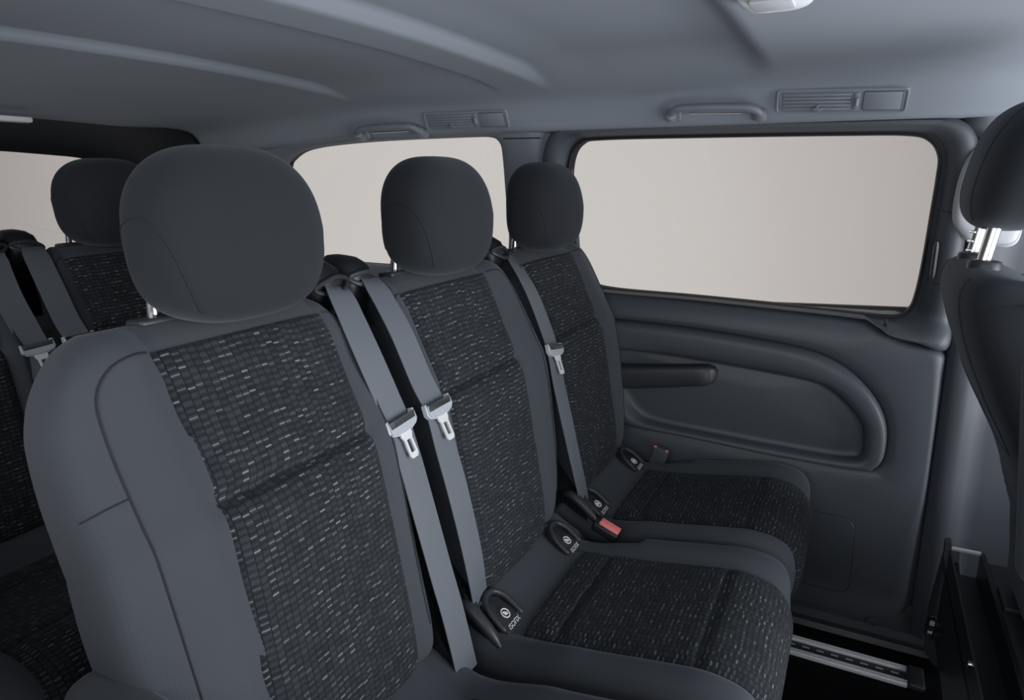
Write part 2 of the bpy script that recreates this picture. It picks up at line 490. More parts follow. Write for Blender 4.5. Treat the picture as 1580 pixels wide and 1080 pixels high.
win = [on_wall(*q) for q in [(874, 300), (876, 250), (890, 222), (925, 215), (1100, 211), (1300, 208), (1400, 208), (1434, 216), (1449, 240), (1446, 275), (1436, 335), (1424, 405), (1413, 455), (1402, 480), (1380, 490), (1330, 486), (1200, 472), (1060, 458), (940, 447), (905, 435), (888, 400), (878, 350)]]
win = smooth_poly(win, 300)
fro = [on_wall(*q) for q in [(832, 320), (834, 250), (846, 208), (880, 196), (1100, 189), (1300, 184), (1440, 180), (1482, 183), (1506, 200), (1513, 235), (1505, 300), (1490, 380), (1475, 470), (1462, 541), (1420, 533), (1385, 525), (1360, 510), (1343, 495), (1200, 478), (1060, 463), (930, 452), (880, 446), (850, 420), (838, 370)]]
fro = smooth_poly(fro, 300)
wc = (-0.27, 1.02)
wf = loft('window_1', fro, win, [(0, 0.05), (0.0, 0.012), (0.06, 0.0), (0.2, -0.010), (0.45, -0.012), (0.68, 0.004), (0.80, 0.020), (0.90, 0.026), (0.985, 0.030), (0.985, 0.055)], W3, M_TRIM, center=wc, autosm=60)
tag(wf, 'sliding door window with dark grey frame', kind='structure')
sealo = [(wc[0]+(p[0]-wc[0])*1.012, wc[1]+(p[1]-wc[1])*1.025) for p in win]
loft('seal', sealo, win, [(0, 0.024), (0.1, 0.018), (0.6, 0.018), (1, 0.026), (1, 0.05)], W3, M_FRAMEB, wf, center=wc)
pane_o = [(wc[0]+(p[0]-wc[0])*1.02, wc[1]+(p[1]-wc[1])*1.03) for p in win]
loft('pane', pane_o, win, [(0, 0.042), (1, 0.042)], W3, M_GLASS, wf, center=wc, fill=0.042)
# dark outer belt strip seen through the bottom of the glass
bs = MB()
a = on_wall(1165, 466, 0.06); b = on_wall(1400, 474, 0.06)
bs.add([W3(a[0], a[1], 0.06), W3(b[0]+0.03, b[1], 0.06), W3(b[0]+0.03, b[1]-0.06, 0.06), W3(a[0]-0.2, a[1]-0.06, 0.06),
        W3(a[0], a[1], 0.075), W3(b[0]+0.03, b[1], 0.075), W3(b[0]+0.03, b[1]-0.06, 0.075), W3(a[0]-0.2, a[1]-0.06, 0.075)],
       [(0, 1, 2, 3), (7, 6, 5, 4), (0, 4, 5, 1), (1, 5, 6, 2), (2, 6, 7, 3), (3, 7, 4, 0)])
bs.build('belt_strip', M_BLACK, wf, smooth=False)
# seams and slot on the rear-facing upright of the frame
sm = MB()
for q0, q1 in (((1441, 325), (1478, 329)), ((1438, 437), (1470, 441))):
    u0 = on_wall(*q0); u1 = on_wall(*q1)
    sm.tube([W3(u0[0]+(u1[0]-u0[0])*k/6, u0[1]+(u1[1]-u0[1])*k/6, -0.010+0.014*abs(1-k/3)*0.5) for k in range(7)], 0.0012, 6)
sm.build('seam', M_SEAM, wf)
sl = MB(); u0 = on_wall(1446, 372); u1 = on_wall(1438, 430)
sl.tube([W3(u0[0]+(u1[0]-u0[0])*k/8, u0[1]+(u1[1]-u0[1])*k/8, -0.002) for k in range(9)], [0.003]+[0.006]*7+[0.003], 8)
sl.build('slot_cover', M_PLAS, wf)
hk = MB(); u0 = on_wall(1367, 497); hk.box(W3(u0[0], u0[1], -0.006), (0.007, 0.014, 0.016), bev=0.002); hk.build('stop_peg', M_BLACK, wf)

# door panel
dpo = [on_wall(*q) for q in [(940, 449), (1060, 461), (1200, 476), (1343, 494), (1362, 512), (1388, 527), (1420, 535), (1463, 545), (1458, 590), (1442, 700), (1424, 830), (1410, 930), (1404, 952), (1388, 968), (1366, 974), (1320, 965), (1215, 940)]]
xl = -0.80
dpo = dpo + [(-0.45, 0.085), (xl, 0.085), (xl, 0.40), (xl, 0.825)]
dout = [on_wall(*q) for q in [(951, 494), (1072, 508), (1201, 530), (1266, 547), (1309, 571), (1340, 600), (1360, 630), (1369, 660), (1368, 690), (1362, 712), (1350, 723), (1330, 725), (1201, 704), (1072, 676), (964, 654)]]
dout = dout + [(-0.60, 0.478), (-0.65, 0.54), (-0.67, 0.62), (-0.66, 0.70), (-0.625, 0.742)]
dout = smooth_poly(dout, 300)
din = [on_wall(*q) for q in [(975, 542), (1072, 556), (1158, 571), (1244, 588), (1278, 601), (1308, 627), (1328, 655), (1331, 680), (1328, 700), (1315, 707), (1265, 702), (1115, 674), (1010, 652), (980, 636)]]
din = din + [(-0.545, 0.535), (-0.565, 0.585), (-0.566, 0.63), (-0.553, 0.655)]
din = smooth_poly(din, 300)
dc = (-0.22, 0.60)
dpo_r = round_poly(dpo, 0.02, 6)
dp = loft('door_1', dpo_r, dout, [(0, 0.055), (0.0, 0.022), (0.03, 0.010), (0.09, 0.002), (0.16, 0.0), (0.75, 0.0), (0.9, 0.003), (0.97, 0.008), (1.0, 0.014)], W3, M_TRIM, center=dc, n=420)
tag(dp, 'dark grey sliding door trim panel', kind='structure')
loft('door_insert', dout, din, [(0, 0.014), (0.03, 0.004), (0.09, -0.010), (0.16, -0.014), (0.3, -0.016), (0.6, -0.015), (0.78, -0.012), (0.88, -0.004), (0.96, 0.008), (1.0, 0.014)], W3, M_TRIM, dp, center=dc, n=420)
loft('door_pocket', din, [(dc[0]+(p[0]-dc[0])*0.93, dc[1]+(p[1]-dc[1])*0.88) for p in din], [(0, 0.014), (0.3, 0.019), (1, 0.018)], W3, M_TRIM, dp, center=dc, n=420, fill=0.010)
# armrest bar on the door
ab = MB(); secs = []
A0, A1 = on_wall(960, 586, -0.03), on_wall(1106, 584, -0.03)
for k in range(33):
    f = k/32; x = -0.80+(A1[0]+0.80)*f
    zt = A1[1]+(A0[1]-A1[1])*(x-A1[0])/(A0[0]-A1[0]); hh = 0.043-0.014*f; dep = 0.062-0.010*f
    e = 1.0 if f < 0.92 else max(0.12, math.sqrt(max(0, 1-((f-0.92)/0.08)**2)))
    secs.append([(x, 1.770-dep*e*(0.5+0.5*c_), zt+hh*e*s_*(1.0 if s_ > 0 else 0.85)) for c_, s_ in
                 [(math.copysign(abs(math.cos(a))**0.45, math.cos(a)), math.copysign(abs(math.sin(a))**0.45, math.sin(a))) for a in [2*math.pi*i/20 for i in range(20)]]])
vv = [p for s_ in secs for p in s_]; ff = []
for j in range(32):
    for i in range(20): ff.append((j*20+i, j*20+(i+1) % 20, (j+1)*20+(i+1) % 20, (j+1)*20+i))
ff += [tuple(range(20)), tuple(32*20+i for i in range(20))[::-1]]
ab.add(vv, ff); ab.build('armrest', M_PLAS, dp)
# service cover and screw cap
sc_out = round_poly([on_wall(1150, 766), on_wall(1321, 802), on_wall(1309, 917), on_wall(1150, 876)], 0.035)
scc = (sum(p[0] for p in sc_out)/len(sc_out), sum(p[1] for p in sc_out)/len(sc_out))
V = []; F = []; m_ = len(sc_out)
for k_, d_ in ((1.0, 0.004), (0.995, -0.0004), (0.985, -0.0018), (0.5, -0.0022)):
    for p in sc_out: V.append(W3(scc[0]+(p[0]-scc[0])*k_, scc[1]+(p[1]-scc[1])*k_, d_))
V.append(W3(scc[0], scc[1], -0.0022))
for j_ in range(3):
    for i_ in range(m_): F.append((j_*m_+i_, j_*m_+(i_+1) % m_, (j_+1)*m_+(i_+1) % m_, (j_+1)*m_+i_))
for i_ in range(m_): F.append((3*m_+i_, 3*m_+(i_+1) % m_, 4*m_))
scov = mesh('service_cover', V, F, M_TRIM, dp, autosm=35)
gp = MB(); gp.tube([W3(p[0], p[1], -0.0002) for p in sc_out], 0.0011, 5, closed=True); gp.build('cover_gap', M_SEAM, scov)
scap = MB(); u0 = on_wall(1343, 960)
scap.tube([W3(u0[0]+0.011*math.cos(a), u0[1]+0.011*math.sin(a), -0.0005) for a in [2*math.pi*k/24 for k in range(24)]], 0.0012, 6, closed=True); scap.build('screw_cap', M_PLAS, dp)

# C-pillar, quarter window and rear part of the left wall
q2 = smooth_poly([on_wall(*q) for q in [(434, 262), (440, 246), (470, 229), (560, 218), (700, 211), (748, 211), (764, 220), (769, 245), (773, 300), (778, 360), (772, 400), (740, 412), (620, 411), (540, 406), (480, 402), (440, 398), (424, 380), (424, 320)]], 260)
qc = (-1.25, 1.07)
wl_out = round_poly([(-2.02, 1.275), (-0.72, 1.275), (-0.70, 1.10), (-0.70, 0.80), (-2.02, 0.80)], 0.01, 3)
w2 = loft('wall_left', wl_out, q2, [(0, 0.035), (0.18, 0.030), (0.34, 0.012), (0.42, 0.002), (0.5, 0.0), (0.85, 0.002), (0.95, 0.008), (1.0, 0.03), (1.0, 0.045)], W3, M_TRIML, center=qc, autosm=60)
tag(w2, 'rear left side wall and pillar trim in grey plastic', kind='structure')
qf = MB(); qf.box((-1.41, 1.745, 0.42), (1.26, 0.03, 0.80)); qf.build('lower_panel', M_TRIM, w2, smooth=False)
pj = MB()
a, b = on_wall(777, 214), on_wall(834, 213)
pj.tube([W3(a[0]+(b[0]-a[0])*k/8, a[1]+(b[1]-a[1])*k/8, -0.001) for k in range(9)], 0.0015, 6); pj.build('seam', M_SEAM, w2)
w2o = [(qc[0]+(p[0]-qc[0])*1.015, qc[1]+(p[1]-qc[1])*1.03) for p in q2]
wq = loft('window_2', w2o, [(qc[0]+(p[0]-qc[0])*0.5, qc[1]+(p[1]-qc[1])*0.5) for p in q2], [(0, 0.044), (1, 0.044)], W3, M_GLASS, center=qc, fill=0.044)
tag(wq, 'rear quarter window pane', kind='structure')
loft('seal', w2o, q2, [(0, 0.028), (0.5, 0.026), (1.0, 0.032), (1.0, 0.05)], W3, M_FRAMEB, wq, center=qc)

# tailgate with rear window
def T3(u, v, d): return (-2.04-0.10*(1.25-v)+d, u, v)
def on_tail(px, py): 
    p = at(px, py, x=-2.05)
    for _ in range(5): p = at(px, py, x=-2.04-0.10*(1.25-p.z))
    return (p.y, p.z)
ro_ = round_poly([(0.10, 1.37), (1.03, 1.38), (1.45, 1.36), (1.75, 1.30), (1.76, 0.60), (0.10, 0.60)], 0.03, 8)
ri_ = round_poly([(0.40, 1.185), (1.03, 1.195), (1.27, 1.182), (1.52, 1.10), (1.56, 0.86), (0.40, 0.86)], 0.06, 8)
tcn = (1.0, 1.02)
tg = loft('door_2', ro_, ri_, [(0, 0.06), (0.25, 0.02), (0.5, 0.0), (0.8, 0.005), (1.0, -0.02)], T3, M_BLACK, center=tcn, autosm=60)
tag(tg, 'black tailgate surround at the rear of the minibus', kind='structure')
lp = MB(); lp.box((-2.10, 1.0, 0.40), (0.03, 1.5, 0.80)); lp.build('lower_panel', M_TRIM, tg, smooth=False)
w3 = loft('window_3', ri_, [(tcn[0]+(p[0]-tcn[0])*0.5, tcn[1]+(p[1]-tcn[1])*0.5) for p in ri_], [(0, -0.018), (1, -0.018)], T3, M_GLASS, center=tcn, fill=-0.018)
tag(w3, 'tailgate window pane', kind='structure')
# D-pillar closes the corner between the quarter window and the tailgate
V = []; F = []
for i in range(17):
    f = i/16; ang = f*math.pi/2
    for z in [0.0+0.1*k for k in range(13)]+[1.235]:
        V.append((-1.86-0.19*math.sin(ang), wall_y(z)-0.10+0.10*math.cos(ang), z))
for i in range(16):
    for j in range(13): F.append((i*14+j, i*14+j+1, (i+1)*14+j+1, (i+1)*14+j))
tag(mesh('trim_3', V, F, M_BLACK), 'rear corner pillar trim', kind='structure')

# sill along the sliding door
si = MB()
pa, pb = at(1215, 950, z=0.012), at(1436, 1012, z=0.012)
prof = [(1.80, 0.80), (1.80, 0.10), (1.755, 0.10), (1.748, 0.075), (1.742, 0.03), (1.728, 0.016), (1.712, 0.013), (1.705, 0.0)]
V = []; F = []
for i, x in enumerate((-0.80, 0.0, 0.10, 0.18, 0.255)):
    for y, z in prof: V.append((x, y, z))
for i in range(4):
    for j in range(7): F.append((i*8+j, i*8+j+1, (i+1)*8+j+1, (i+1)*8+j))
tag(mesh('trim_2', V, F, M_PLAS, autosm=30), 'dark plastic sill strip below the sliding door', kind='structure')

# B-pillar lower trim beside the sliding door
V = []; F = []
rows = [0.0, 0.1, 0.25, 0.4, 0.55, 0.7, 0.8, 0.95, 1.1, 1.19, 1.22, 1.26, 1.31]
cols = [(-0.04, 0.045), (0.0, 0.03), (0.006, 0.0), (0.03, -0.004), (0.05, -0.004), (0.07, 0.012), (0.10, 0.016), (0.2, 0.016), (0.6, 0.02)]
for z in rows:
    x0 = 0.205 - 0.012*sst(0.0, 0.9, z) if z < 0.78 else 0.193-0.045*sst(1.195, 1.215, z)
    for dx, dy in cols: V.append((x0+dx, wall_y(z)+dy+0.002, z))
nc = len(cols)
for j in range(len(rows)-1):
    for i in range(nc-1): F.append((j*nc+i, j*nc+i+1, (j+1)*nc+i+1, (j+1)*nc+i))
bpil = tag(mesh('trim_1', V, F, M_TRIM), 'slate grey pillar trim between sliding door and front seat', kind='structure')

# unseen lower right side of the body, added to block low side light
wr = MB(); wr.box((-0.55, -0.085, 0.40), (3.0, 0.05, 0.84), bev=0.01); tag(wr.build('wall_right_blocker', M_TRIM), 'unseen lower right side wall, added to block low side light', kind='structure')

# ------------------------------------------------------------------ passenger seats
SX = -0.60                                   # seat origin: floor below the backrest hinge
def mk_back():
    path = [(-.525, .385), (-.522, .43), (-.538, .50), (-.553, .58), (-.570, .68), (-.586, .755), (-.600, .785), (-.632, .85), (-.667, .926), (-.681, .958), (-.687, .975)]
    path = [(x-SX, z) for x, z in path]
    Lt = [(.385, -.15), (.43, -.178), (.50, -.188), (.90, -.185), (.935, -.165), (.955, -.155), (.970, -.138), (.976, -.125)]
    Rt = [(.385, .13), (.431, .175), (.47, .21), (.51, .235), (.60, .260), (.70, .268), (.82, .262), (.89, .252), (.92, .240), (.945, .222), (.965, .198), (.976, .17)]
    def h(y, z):
        v = 0.016*sst(.125, .165, abs(y))
        g = 1-sst(.11, .15, abs(y))
        v -= 0.011*g*math.exp(-((z-.776)/.007)**2)
        v += 0.006*g*(sst(.776, .80, z)*(1-sst(.90, .95, z)))
        v += 0.008*g*(sst(.776, .74, z) if z < .776 else 0)*sst(.42, .50, z)
        v -= 0.004*math.exp(-((abs(y)-.130)/.006)**2)
        return v
    return Pillow(path, lambda z: lerp_tab(Lt, z), lambda z: lerp_tab(Rt, z), h, 0.055, 0.045, nv=120, rollp=3.6, e0=0.035, e1=0.05)
def mk_cush():
    path = [(-.115, .12), (-.085, .17), (-.058, .25), (-.042, .33), (-.050, .375), (-.078, .400), (-.13, .411), (-.20, .402), (-.32, .382), (-.44, .372), (-.475, .374), (-.515, .392), (-.555, .415)]
    path = [(x-SX, z) for x, z in path]
    tot = sum((Vector(a)-Vector(b)).length for a, b in zip(path, path[1:]))
    def L(t): return -0.205-0.012*sst(.25, .45, t)*0.5
    def Rr(t): return 0.232-0.02*(1-sst(0, .25, t))
    def h(y, t):
        b = sst(.25, .32, t)*(1-0.6*sst(.56, .68, t))
        v = 0.030*sst(.135, .185, abs(y))*b
        v -= 0.006*math.exp(-((abs(y)-.150)/.006)**2)
        for tt in (.385, .617): v -= 0.006*math.exp(-((t-tt)/.006)**2)*(1-sst(.13, .16, abs(y)))
        v += 0.005*(1-sst(.11, .15, abs(y)))
        # hollow for the buckle at the rear of the wide side
        v -= 0.050*math.exp(-((y-.205)/.020)**4)*sst(.565, .585, t)*(1-sst(.69, .72, t))
        return v
    return Pillow(path, L, Rr, h, 0.075, 0.055, nv=140, rollp=5.0, e0=0.03, e1=0.02, key='t')
BACK, CUSH = mk_back(), mk_cush()

def make_seat(sg, isofix=True):   # sg = -1 mirrors the seat; the outermost seat has no child-seat guides or lever in view
    root = empty('passenger_seat', (SX, 0, 0))
    # ---- backrest
    bk = BACK.build('backrest', M_CLOTH, root, sg)
    fl_ = [(.385, -.128), (.545, -.133), (.776, -.131), (.936, -.134), (.97, -.134)]
    fr_ = [(.385, .128), (.545, .133), (.776, .131), (.936, .134), (.97, .134)]
    t0, t1 = BACK.t_of(.405), BACK.t_of(.938)
    pn = BACK.panel('fabric_panel', M_PAT, bk, sg, lambda z: lerp_tab(fl_, z), lambda z: lerp_tab(fr_, z), t0, t1, nt=110)
    pn['label'] = 'charcoal woven panel with pale dashes'
    T = BACK.t_of; sm = MB()
    BACK.seam(sm, [(.140, T(.939)), (.165, T(.938)), (.190, T(.930)), (.210, T(.908)), (.217, T(.87)), (.219, T(.80)), (.218, T(.72)), (.213, T(.62)), (.205, T(.53)), (.19, T(.47))], sg, 0.0012)
    sm.build('seam', M_SEAM, bk); sm = MB()
    BACK.seam(sm, [(.220, T(.815)), (.24, T(.814)), (.258, T(.812))], sg, 0.0009, n=12)
    sm.build('seam', M_SEAM, bk); sm = MB()
    BACK.seam(sm, [(-.140, T(.939)), (-.152, T(.935)), (-.160, T(.915)), (-.162, T(.86)), (-.162, T(.60)), (-.160, T(.46))], sg, 0.0010)
    sm.build('seam', M_SEAM, bk)
    # ---- cushion
    cu = CUSH.build('cushion', M_CLOTH, root, sg, nt=110, nu=56)
    tf = CUSH.tot-0.125
    pc = CUSH.panel('fabric_panel', M_PAT, cu, sg, lambda t: -.150, lambda t: .150, 0.04, tf, nt=120)
    pc['label'] = 'charcoal woven panel with pale dashes'
    # ---- seat frame under the cushion, standing in the floor rails
    fm = MB()
    fm.box((0.30, 0, 0.235), (0.42, 0.36, 0.11), bev=0.02)
    for yy in (-.16, .16):
        fm.box((0.28, yy*sg, 0.10), (0.40, 0.035, 0.18), bev=0.008); fm.box((0.28, yy*sg, 0.016), (0.44, 0.05, 0.026), bev=0.006)
    fm.box((-0.02, 0, 0.32), (0.14, 0.34, 0.10), bev=0.02)
    fm.build('seat_frame', M_BLACK, root)
    # ---- headrest
    def de(q):
        k = 1-0.03*max(0, -q.z/0.1)
        zz = q.z/0.1; k *= 1-0.17*max(0, zz)**2
        return Vector((q.x*(1-0.10*max(0, zz)) - 0.010*max(0, zz) , q.y*k, q.z))
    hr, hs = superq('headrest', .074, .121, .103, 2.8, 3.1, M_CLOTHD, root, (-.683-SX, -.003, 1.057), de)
    for s_ in (-1, 1):
        hsm = MB()
        c = catmull([Vector(d) for d in [(.050, s_*.106, -.100), (.052, s_*.112, -.06), (.046, s_*.118, -.02), (.034, s_*.126, .010), (.018, s_*.134, .024), (.0, s_*.14, .028), (-.03, s_*.138, .020), (-.05, s_*.125, .0), (-.055, s_*.11, -.06)]], 60)
        hsm.tube([hs(d, 0.003) for d in c], 0.0009, 5)
        hsm.build('seam', M_SEAM, hr)
    for yy in (-.092, .092):
        cr_ = max((BACK.surf(yy, BACK.tot*(0.85+0.15*q/60)) for q in range(61)), key=lambda v: v.z)   # crest of the backrest
        p = MB(); p.tube([(cr_.x-.006, yy*sg, cr_.z-.03), (cr_.x-.002, yy*sg, cr_.z+.02), (cr_.x+.010, yy*sg, 1.04)], 0.0068, 14); p.build('post', M_CHROME, hr)
        g = MB(); g.box((cr_.x-.004, yy*sg, cr_.z), (0.032, 0.052, 0.010), rot=Matrix.Rotation(R(-6), 3, 'Y'), bev=0.0045, seg=3); g.build('post_guide', M_PLAS, root)
    # ---- isofix guides
    for yy in (-.138, .138) if isofix else ():
        iso = MB(); yc = yy*sg
        org = Vector((-.494-SX, yc, .389))
        nrm = Vector((0.50, 0, 0.87)).normalized(); xa = Vector((0, 1, 0)); ya = nrm.cross(xa)       # ya points up the slope
        if ya.z < 0: ya = -ya
        # open hood: raised horseshoe rim around a hollow
        rim = catmull([org + xa*u*0.030 + ya*v*0.036 + nrm*w for u, v, w in [(-1, -.85, .006), (-1.0, -.1, .010), (-.85, .45, .012), (-.45, .85, .013), (.1, .95, .014), (.6, .80, .013), (.92, .35, .012), (1.0, -.2, .010), (1, -.9, .006)]], 40)
        iso.tube(rim, [0.003]+[0.0058]*38+[0.003], 10)
        fl2 = []
        for u, v in [(-1, -.95), (1, -.95), (1.1, 0), (.95, .5), (.5, .95), (0, 1.1), (-.5, .95), (-.95, .5), (-1.1, 0)]:
            fl2.append((u*0.028, v*0.033))
        vs = [org+xa*u+ya*v+nrm*(0.008-0.30*max(0, v)) for u, v in fl2] + [org+xa*u+ya*v-nrm*0.015 for u, v in fl2]
        m_ = len(fl2)
        iso.add(vs, [tuple(range(m_)), tuple(range(m_, 2*m_))[::-1]]+[(k, (k+1) % m_, m_+(k+1) % m_, m_+k) for k in range(m_)])
        io = iso.build('isofix_guide', M_BLACK if False else M_PLAS, root, autosm=50)
        # printed ring with a little seat shape, and the word below it
        em = MB(); cc = org + ya*(-.010) + nrm*0.0090
        em.tube([cc+xa*0.0085*math.cos(a)+ya*0.0085*math.sin(a) for a in [2*math.pi*k/28 for k in range(28)]], 0.0012, 6, closed=True)
        em.tube([cc+xa*u*.0085+ya*v*.0085 for u, v in [(-.35, .5), (-.25, -.25), (.45, -.35)]], 0.0016, 6)
        em.tube([cc+xa*u*.0085+ya*v*.0085 for u, v in [(-.02, .45), (.02, .0), (.42, -.02)]], 0.0014, 6)
        em.build('emblem', M_WHITE, io)
        rx = xa; rm = frame(org - ya*0.031 + nrm*0.0145, rx, nrm)
        plate = MB(); plate.add([org+xa*u*0.029+ya*v+nrm*w for u, v, w in [(-1, -.040, .003), (1, -.040, .003), (1, -.023, .0088), (-1, -.023, .0088), (-1, -.040, -.01), (1, -.040, -.01), (1, -.023, -.01), (-1, -.023, -.01)]],
                   [(0, 1, 2, 3), (7, 6, 5, 4), (0, 4, 5, 1), (1, 5, 6, 2), (2, 6, 7, 3), (3, 7, 4, 0)])
        plate.build('lip', M_PLAS, io, smooth=False)
        tn = Vector((0.80, 0, 0.60)); slope = (ya*0.017+nrm*0.0058).normalized(); n2 = xa.cross(slope); n2 = n2 if n2.x > 0 else -n2
        text('ISOFIX', 0.0125, M_WHITE, 'lettering', io, frame(org - ya*0.0315 + nrm*0.0062 + n2*0.0012, xa, n2))
    # ---- belt tower at the narrow side
    bt = MB(); sec = []
    ty = -.192; tx = -.036
    prof = [(-.735, .800, .010, .010, .030), (-.728, .840, .018, .018, .018), (-.722, .885, .026, .026, .008), (-.715, .925, .033, .034, 0), (-.710, .955, .037, .042, 0), (-.708, .975, .036, .042, -.002), (-.710, .990, .031, .036, -.002), (-.714, .999, .020, .024, -.002), (-.716, 1.002, .006, .008, -.002)]
    ns = 28; vs = []
    for x, z, wy, wx, sh in prof:
        for k in range(ns):
            a = 2*math.pi*k/ns; c_, s_ = math.cos(a), math.sin(a)
            vs.append((x+tx-SX+wx*math.copysign(abs(c_)**.7, c_), sg*(ty+sh+wy*math.copysign(abs(s_)**.7, s_)), z+0.10*wx*c_*-1))
    ff = [tuple(range(ns)), tuple((len(prof)-1)*ns+k for k in range(ns))[::-1]]
    for j in range(len(prof)-1):
        for k in range(ns): ff.append((j*ns+k, j*ns+(k+1) % ns, (j+1)*ns+(k+1) % ns, (j+1)*ns+k))
    bt.add(vs, ff); bto = bt.build('belt_tower', M_BLACK, root, autosm=60)
    # lens-shaped outlet ring
    bo = MB(); oc = Vector((-.698-SX, sg*ty, .966))
    bo.tube([oc+Vector((0.004*math.sin(a)*-1-0.010*abs(math.cos(a))**2, .034*math.cos(a)*sg, .012*math.sin(a)*(1-0.3*abs(math.cos(a)))-0.004*math.cos(a))) for a in [2*math.pi*k/40 for k in range(40)]], 0.0042, 8, closed=True)
    bo.build('belt_outlet', M_PLAS, bto)
    # ---- side cover with recline lever on the narrow side
    cv = MB()
    for y0, y1 in ((-.194, -.175),):
        P = [(-.60, .30), (-.50, .30), (-.478, .345), (-.488, .385), (-.52, .43), (-.56, .50), (-.585, .58), (-.610, .58), (-.625, .45)]
        m_ = len(P)
        vs = [(x-SX, y0*sg, z) for x, z in P]+[(x-SX, y1*sg, z) for x, z in P]
        cv.add(vs, [tuple(range(m_)), tuple(range(m_, 2*m_))[::-1]]+[(k, (k+1) % m_, m_+(k+1) % m_, m_+k) for k in range(m_)])
    cv.build('hinge_cover', M_BLACK, root, autosm=30)
    if isofix:
        lv = MB(); c = catmull([Vector((-.545-SX, -.196*sg, .428)), Vector((-.52-SX, -.200*sg, .430)), Vector((-.485-SX, -.203*sg, .408)), Vector((-.455-SX, -.205*sg, .378))], 16)
        lv.tube(c, [0.005, 0.008, .010, .0105, .011, .011, .011, .011, .011, .0105, .0105, .010, .009, .008, .006, .004], 12)
        lv.build('recline_lever', M_PLAS, root)

    # ---- belt buckle in the hollow at the wide side
    bu = MB(); bc = Vector((-.420-SX, .208*sg, .396)); dr = Vector((0.90, 0.0, -0.34)).normalized()
    rt = Matrix((dr, Vector((0, 1, 0)), dr.cross(Vector((0, 1, 0))))).transposed()
    if rt.col[2].z < 0: rt = Matrix((dr, Vector((0, -1, 0)), -rt.col[2])).transposed()
    bu.box(bc, (0.060, 0.034, 0.022), rot=rt, bev=0.006, seg=3)
    buo = bu.build('buckle', M_BLACK, root)
    rb = MB(); rb.box(bc+dr*0.004+rt.col[2]*0.011, (0.046, 0.024, 0.010), rot=rt, bev=0.003, seg=3)
    rb.build('release_button', M_RED, buo)
    return root

GRP = 'passenger seats in the foreground row'
mid = make_seat(1); mid.location = (SX, 1.046, 0)
tag(mid, 'dashed weave seat in the middle of the three seats in the foreground row', 'seat', GRP)
near = make_seat(-1, False); near.location = (SX, 0.586, 0)
tag(near, 'largest, nearest seat with headrest and dashed weave backrest filling the lower left', 'seat', GRP)
far = copy_tree(mid); far.location = (SX, 1.506, 0)
tag(far, 'farthest dashed weave seat of the foreground row, its cushion beside the sliding door', 'seat', GRP)
# folded armrest on the outer side of the nearest seat
am = MB(); am.box((0.13, -0.272, 0.602), (0.36, 0.060, 0.075), rot=Matrix.Rotation(R(4), 3, 'Y'), bev=0.028, seg=5); am.build('armrest', M_CLOTH, near)
RDX = -0.945
GR2 = 'passenger seats in the rear row'
r1 = copy_tree(near); r1.location = (SX+RDX, 0.586, 0.01)
tag(r1, 'rear row seat cut off by the left edge, backrest and cushion behind the nearest seat', 'seat', GR2)
for ch in list(r1.children):
    if ch.name.startswith('armrest'): bpy.data.objects.remove(ch)
r2 = copy_tree(mid); r2.location = (SX+RDX, 1.046, 0.01)
tag(r2, 'rear row seat whose headrest stands against the tailgate window', 'seat', GR2)

